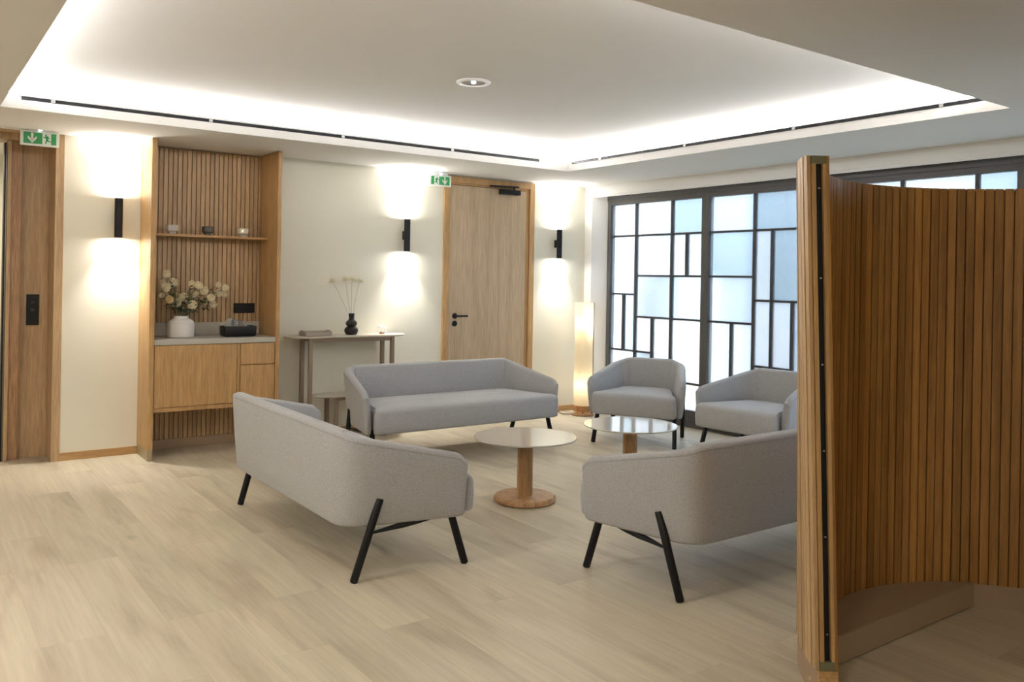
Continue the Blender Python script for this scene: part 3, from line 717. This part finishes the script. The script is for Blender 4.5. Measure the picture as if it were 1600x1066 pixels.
def dry(i, tipx, tipz, lab):
    base = Vector((VX + (i - 1.5) * .008, 6.85, 1.035)); t = thing('dried_flower', lab, 'dried flower', base, 0, 'dried stems in the black vase')
    tip = Vector((tipx, 6.85 + (.02, -.03, .03, -.01)[i], tipz)) - base
    obj('stem', tube(bmesh.new(), [Vector((0, 0, 0)), tip * .35 + Vector((-.004, 0, .01)), tip * .7 + Vector((-.004 * (1 if tip.x > 0 else -1), 0, .008)), tip], .0014, 5), DRYS, t)
    bm = bmesh.new(); rnd = random.Random(i); ax = tip.normalized()
    for k in range(150):
        d = (ax * rnd.uniform(.2, 1.1) + Vector((rnd.uniform(-1, 1), rnd.uniform(-1, 1), rnd.uniform(-.3, .4))) * .95).normalized() * rnd.uniform(.032, .054)
        s = d.cross(Vector((rnd.random(), rnd.random(), .3))).normalized() * .0045
        bm.faces.new([bm.verts.new(q) for q in (tip, tip + d * .7 + s, tip + d, tip + d * .7 - s)])
    obj('tuft', bm, DRY, t)
    if i == 0:
        pts = []
        for k in range(24):
            a = math.radians(-60 - 300 * k / 23); rr_ = .050
            pts.append(tip + Vector((-.085 + rr_ * math.cos(a) * 1.05, 0, .035 + rr_ * math.sin(a))))
        obj('curl', tube(bmesh.new(), [tip] + pts, .0018, 5), DRY, t)
dry(0, 3.067, 1.335, 'dried stem leaning far left with a curled tip in the black vase'); dry(1, 3.158, 1.352, 'dried tuft just left of centre above the black vase')
dry(2, 3.250, 1.352, 'middle dried tuft rising straight from the black vase'); dry(3, 3.300, 1.340, 'rightmost dried tuft in the black vase')
t = thing('wire_ornament', 'small white wire polyhedron tealight holder on the console table', 'ornament', (3.535, 6.85, .884))
bm0 = bmesh.new(); bmesh.ops.create_icosphere(bm0, subdivisions=1, radius=.046)
bm = bmesh.new()
for e_ in bm0.edges:
    a, b = [v.co + Vector((0, 0, .044)) for v in e_.verts]; tube(bm, [a, b], .0022, 6)
bm0.free(); obj('wire_cage', bm, WHITE, t)
obj('cup', lathe(bmesh.new(), [(0, 0), (.024, 0), (.024, .014), (.021, .014), (.021, .004), (0, .004)], 24), COPPER, t)
obj('candle', lathe(bmesh.new(), [(0, .004), (.019, .004), (.019, .022), (0, .022)], 20), WAX, t)

# ------------------------------------------------------------------ floor lamp
LX, LY = 5.765, 6.66
t = thing('floor_lamp', 'tall glowing column floor lamp with wooden base in the corner', 'floor lamp', (LX, LY, 0))
obj('base', lathe(bmesh.new(), [(0, 0), (.112, 0), (.115, .005), (.115, .016), (.110, .020), (0, .020)], 48), OAKT, t, smooth=40)
obj('stem', tube(bmesh.new(), [(0, 0, .02), (0, 0, .11)], .006, 10), BLACK, t)
bm = bmesh.new()
def halfring(r, z): return [(r * math.cos(a), r * math.sin(a), z) for a in [2 * math.pi * k / 48 for k in range(48)]]
loft(bm, [halfring(.096, .105), halfring(.096, 1.165)], caps=False)
obj('lamp_shade', bm, SHADE, t, smooth='all')
obj('lower_collar', lathe(bmesh.new(), [(.097, .045), (.097, .105), (.092, .105), (.092, .045), (.097, .045)], 48, cap=False), wood('thin_wood_veneer', (.5, .22, .08), (.6, .28, .1), (.7, .36, .15)), t)
obj('side_batten', B(.072, .088, -.055, -.045, .02, 1.168, .001), wood('dark_batten', (.12, .04, .03), (.16, .06, .04), (.2, .08, .05)), t).rotation_euler = (0, 0, math.radians(-8))
for z in (.32, .95):
    obj('bulb', lathe(bmesh.new(), [(0, z - .03), (.02, z - .02), (.026, z), (.018, z + .022), (0, z + .03)], 20, cap=False), emit('bulb_%d' % int(z * 100), (1, .78, .50), 26), t)
obj('cord', tube(bmesh.new(), [(-.10, .06, .012), (-.16, .12, .008), (-.13, .22, .01), (-.11, .30, .03)], .004, 8), BLACK, t)

# ------------------------------------------------------------------ wall sconces
def sconce(label, x, zc, p=SCONCE_W):
    t = thing('wall_sconce', label, 'wall lamp', (x, YB - .072, zc))
    r = .029; h = .148
    obj('body', lathe(bmesh.new(), [(r - .003, -h + .02), (r - .003, -h), (r, -h), (r, h), (r - .003, h), (r - .003, h - .02)], 32, cap=False), BLACK, t, smooth=40)
    obj('bracket', B(-.012, .012, .0, .071, -.040, .040, .002), BLACK, t)
    for s in (1, -1):
        obj('lens', lathe(bmesh.new(), [(0, s * (h - .018)), (r - .004, s * (h - .018))], 24, cap=False), LENS, t)
        l = light('sconce_spot', 'SPOT', (0, 0, s * (h + .002)), p, (1, .97, .92), (math.pi if s > 0 else 0, 0, 0), spot_size=math.radians(84), spot_blend=1.0, shadow_soft_size=.025)
        l.parent = t
        l = light('sconce_glow', 'AREA', (0, 0, s * (h + .002)), p * .045, (1, .97, .92), (math.pi if s > 0 else 0, 0, 0), shape='DISK', size=.05)
        l.parent = t
sconce('black cylinder up-and-down wall lamp left of the oak cabinet', 1.347, 1.808)
sconce('black cylinder up-and-down wall lamp above the console table', 3.815, 1.785)
sconce('black cylinder up-and-down wall lamp right of the oak door near the window', 5.63, 1.775)

# ------------------------------------------------------------------ exit signs
def sign(label, x0, x1, z0, z1, y, mirror):
    wd, ht = x1 - x0, z1 - z0
    t = thing('exit_sign', label, 'exit sign', ((x0 + x1) / 2, y, (z0 + z1) / 2))
    obj('housing', B(-wd / 2, wd / 2, -.012, .012, -ht / 2, ht / 2, .003), SIGNW, t)
    obj('mount', B(-wd * .3, wd * .34, -.02, .022, ht / 2, H - (z0 + z1) / 2 - .0005, .003), WHITE, t)
    obj('lamp', B(-.010, .010, -.024, -.019, ht / 2 + .002, ht / 2 + .010), DOT, t)
    yf = -.0135; m = -1 if mirror else 1
    px, pz = wd * .42, ht * .37
    def panel(a, b, c, d, mat, nm, off=0):
        a, b = sorted((a * m, b * m)); obj(nm, B(a, b, yf - .0005 - off, yf + .001, c, d), mat, t)
    panel(-px, px * .14, -pz, pz, SIGNG, 'arrow_panel'); panel(px * .68, px, -pz, pz, SIGNG, 'door_symbol')
    def poly(bm, pts): bm.faces.new([bm.verts.new((x * m, yf - .0012, z)) for x, z in pts])
    bm = bmesh.new(); cx_ = -px * .48; a_ = ht
    poly(bm, [(cx_ - .07 * a_, .33 * a_), (cx_ + .07 * a_, .33 * a_), (cx_ + .07 * a_, -.02 * a_), (cx_ - .07 * a_, -.02 * a_)])
    poly(bm, [(cx_, -.35 * a_), (cx_ + .26 * a_, -.02 * a_), (cx_ + .26 * a_, .13 * a_), (cx_, -.12 * a_)]); poly(bm, [(cx_, -.35 * a_), (cx_, -.12 * a_), (cx_ - .26 * a_, .13 * a_), (cx_ - .26 * a_, -.02 * a_)])
    poly(bm, [(cx_ - .07 * a_, -.0 * a_), (cx_ + .07 * a_, .0 * a_), (cx_ + .07 * a_, -.16 * a_), (cx_, -.22 * a_), (cx_ - .07 * a_, -.16 * a_)])
    obj('arrow', bm, SIGNW, t)
    bm = bmesh.new(); c0 = px * .42
    def limb(p, q, w1, w2):
        p = Vector(p) * a_; q = Vector(q) * a_; d = (q - p).normalized(); nn = Vector((-d.y, d.x))
        pts = [p + nn * w1 * a_ * 1.3, p - nn * w1 * a_ * 1.3, q - nn * w2 * a_ * 1.3, q + nn * w2 * a_ * 1.3]; poly(bm, [(v.x + c0, v.y) for v in pts])
    head = [(.0 * a_ + c0 - .06 * a_ + .055 * a_ * math.cos(k), .25 * a_ + .055 * a_ * math.sin(k)) for k in [i_ * math.pi / 6 for i_ in range(12)]]; poly(bm, head)
    limb((-.04, .18), (.03, -.06), .065, .05)
    limb((-.05, .16), (-.15, .08), .028, .024); limb((-.15, .08), (-.23, .10), .024, .02)
    limb((0, .16), (.10, .12), .028, .024); limb((.10, .12), (.15, .02), .024, .02)
    limb((.02, -.04), (.09, -.16), .045, .03); limb((.09, -.16), (.24, -.15), .03, .022)
    limb((.02, -.04), (-.04, -.20), .045, .03); limb((-.04, -.20), (-.10, -.33), .03, .022)
    obj('running_figure', bm, SIGNG, t)
sign('green and white exit sign over the left wood panel, arrow on the left', .690, .935, 2.288, 2.395, 6.895, False)
sign('green and white exit sign at the top left of the oak door, arrow right', 4.022, 4.262, 2.262, 2.368, 6.90, True)

# ceiling downlight in the recess
t = thing('emergency_downlight', 'small round white recessed emergency light in the raised ceiling', 'ceiling light', (2.838, 4.347, ZT))
obj('rim', lathe(bmesh.new(), [(.075, 0), (.105, 0), (.107, -.003), (.100, -.010), (.080, -.012), (.075, -.006)], 48, cap=False), WHITE, t, smooth=40)
obj('reflector', lathe(bmesh.new(), [(.0, -.001), (.03, -.001), (.076, -.006)], 40, cap=False), plain('satin_reflector', (.45, .43, .41), .35, metal=.6), t, smooth=40)
obj('lens', lathe(bmesh.new(), [(0, -.012), (.012, -.009), (.014, -.002)], 20, cap=False), DOT, t)

# ------------------------------------------------------------------ curved slatted screen
PC = Vector((3.27, 1.21)); RI = .815; RO = .89
def lean(deg):
    s = max(0, min(1, (deg - 112) / 35)); s = s * s * (3 - 2 * s)
    return Vector((-.078 * s, .016 * s))
def pp(r, deg, z):
    a = math.radians(deg); f = max(0, z - .1) / 1.73
    o = lean(deg) * f
    return Vector((PC.x + r * math.cos(a) + o.x, PC.y + r * math.sin(a) + o.y, z))
ANG0, ANG1 = 147.0, -25.0
ZP0, ZP1 = .1, 1.828
t = thing('slatted_screen', 'curved oak slatted privacy screen with taupe plinth in the right foreground', 'screen', (PC.x, PC.y, 0))
off = Vector((PC.x, PC.y, 0))
def arcbox(bm, ra, rb, a, b, z0, z1, n=1, bev=0):
    rings = []
    for k in range(n + 1):
        d = a + (b - a) * k / n
        rings.append([pp(ra, d, z0) - off, pp(rb, d, z0) - off, pp(rb, d, z1) - off, pp(ra, d, z1) - off])
    loft(bm, rings)
def slat_face(r0, r1, name, mat, wd, gap):
    bm = bmesh.new(); tone = bm.faces.layers.float.new('tone')
    r_ = (r0 + r1) / 2; d = ANG0
    rnd = random.Random(name)
    step = math.degrees((wd + gap) / r_)
    while d - step > ANG1:
        n0 = len(bm.faces); dd = rnd.uniform(-.0022, .0022)
        arcbox(bm, r0 + dd, r1 + dd, d, d - math.degrees(wd / r_), ZP0, ZP1)
        bm.faces.ensure_lookup_table(); tv = rnd.random() ** 1.0
        for f in bm.faces[n0:]: f[tone] = tv
        d -= step
    return obj(name, bm, mat, t)
slat_face(RI, RI + .012, 'inner_slats', SLATP, .0333, .0062); slat_face(RO - .012, RO, 'outer_slats', SLAT, .029, .0105)  # paler oak outside also stands in for light falling on that face
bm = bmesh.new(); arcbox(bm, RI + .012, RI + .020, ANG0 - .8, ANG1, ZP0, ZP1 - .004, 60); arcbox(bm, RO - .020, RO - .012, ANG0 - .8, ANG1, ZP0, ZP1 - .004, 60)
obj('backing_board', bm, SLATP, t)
bm = bmesh.new(); arcbox(bm, RI + .003, RO - .003, ANG0, ANG1, 0, ZP0 - .001, 60); obj('plinth', bm, TAUPE, t, label='taupe laminate plinth')
# end frame: battens, groove, screws, fibreboard blocks
bm = bmesh.new()
arcbox(bm, RI + .013, RI + .025, ANG0 + .6, ANG0 - 1, ZP0 + .03, ZP1 - .028); arcbox(bm, RO - .025, RO - .013, ANG0 + .6, ANG0 - 1, ZP0 + .03, ZP1 - .028)
obj('end_batten', bm, OAK, t)
bm = bmesh.new(); arcbox(bm, RI + .025, RO - .025, ANG0 - .5, ANG0 - 1.0, ZP0, ZP1 - .02); obj('end_groove', bm, BLACK, t)
for za, zb in ((ZP1 - .028, ZP1 - .001), (ZP0, ZP0 + .028)):
    bm = bmesh.new(); arcbox(bm, RI + .012, RO - .012, ANG0 + .4, ANG0 - 3, za, zb)
    obj('end_block', bm, GREENG, t, label='green-grey fibreboard end block')
bm = bmesh.new(); arcbox(bm, RI + .004, RO - .004, ANG0 + .8, ANG0, 0, ZP0 - .0015); obj('plinth_end', bm, OAKX, t, label='oak-veneered end of the plinth')
for z in (1.72, 1.42, 1.13, .84, .55, .22):
    o = obj('screw', lathe(bmesh.new(), [(0, -.003), (.004, -.002), (.004, .002), (0, .003)], 10, cap=False), CHROME, t); o.location = pp(RI + .034, ANG0 - .3, z) - off
# platform inside the screen: circle segment
bm = bmesh.new(); pts = []
ych = 1.80 - PC.y
a_s = math.degrees(math.asin(ych / (RI - .002)))
for k in range(41):
    d = a_s + (180 - 2 * a_s) * k / 40; p = pp(RI - .002, d, 0) - off; pts.append((p.x, p.y))
pts = [(x, max(y, ych)) for x, y in pts]
prism(bm, pts, .006, .108)
bmesh.ops.bevel(bm, geom=[e_ for e_ in bm.edges if abs(e_.verts[0].co.z - .108) < 1e-4 and abs(e_.verts[1].co.z - .108) < 1e-4 and e_.calc_length() > .5], offset=.003, segments=2, affect='EDGES')
o = obj('platform', bm, TAUPE); o.location = off; tag(o, 'low taupe platform step filling the inside of the curved screen', 'platform')
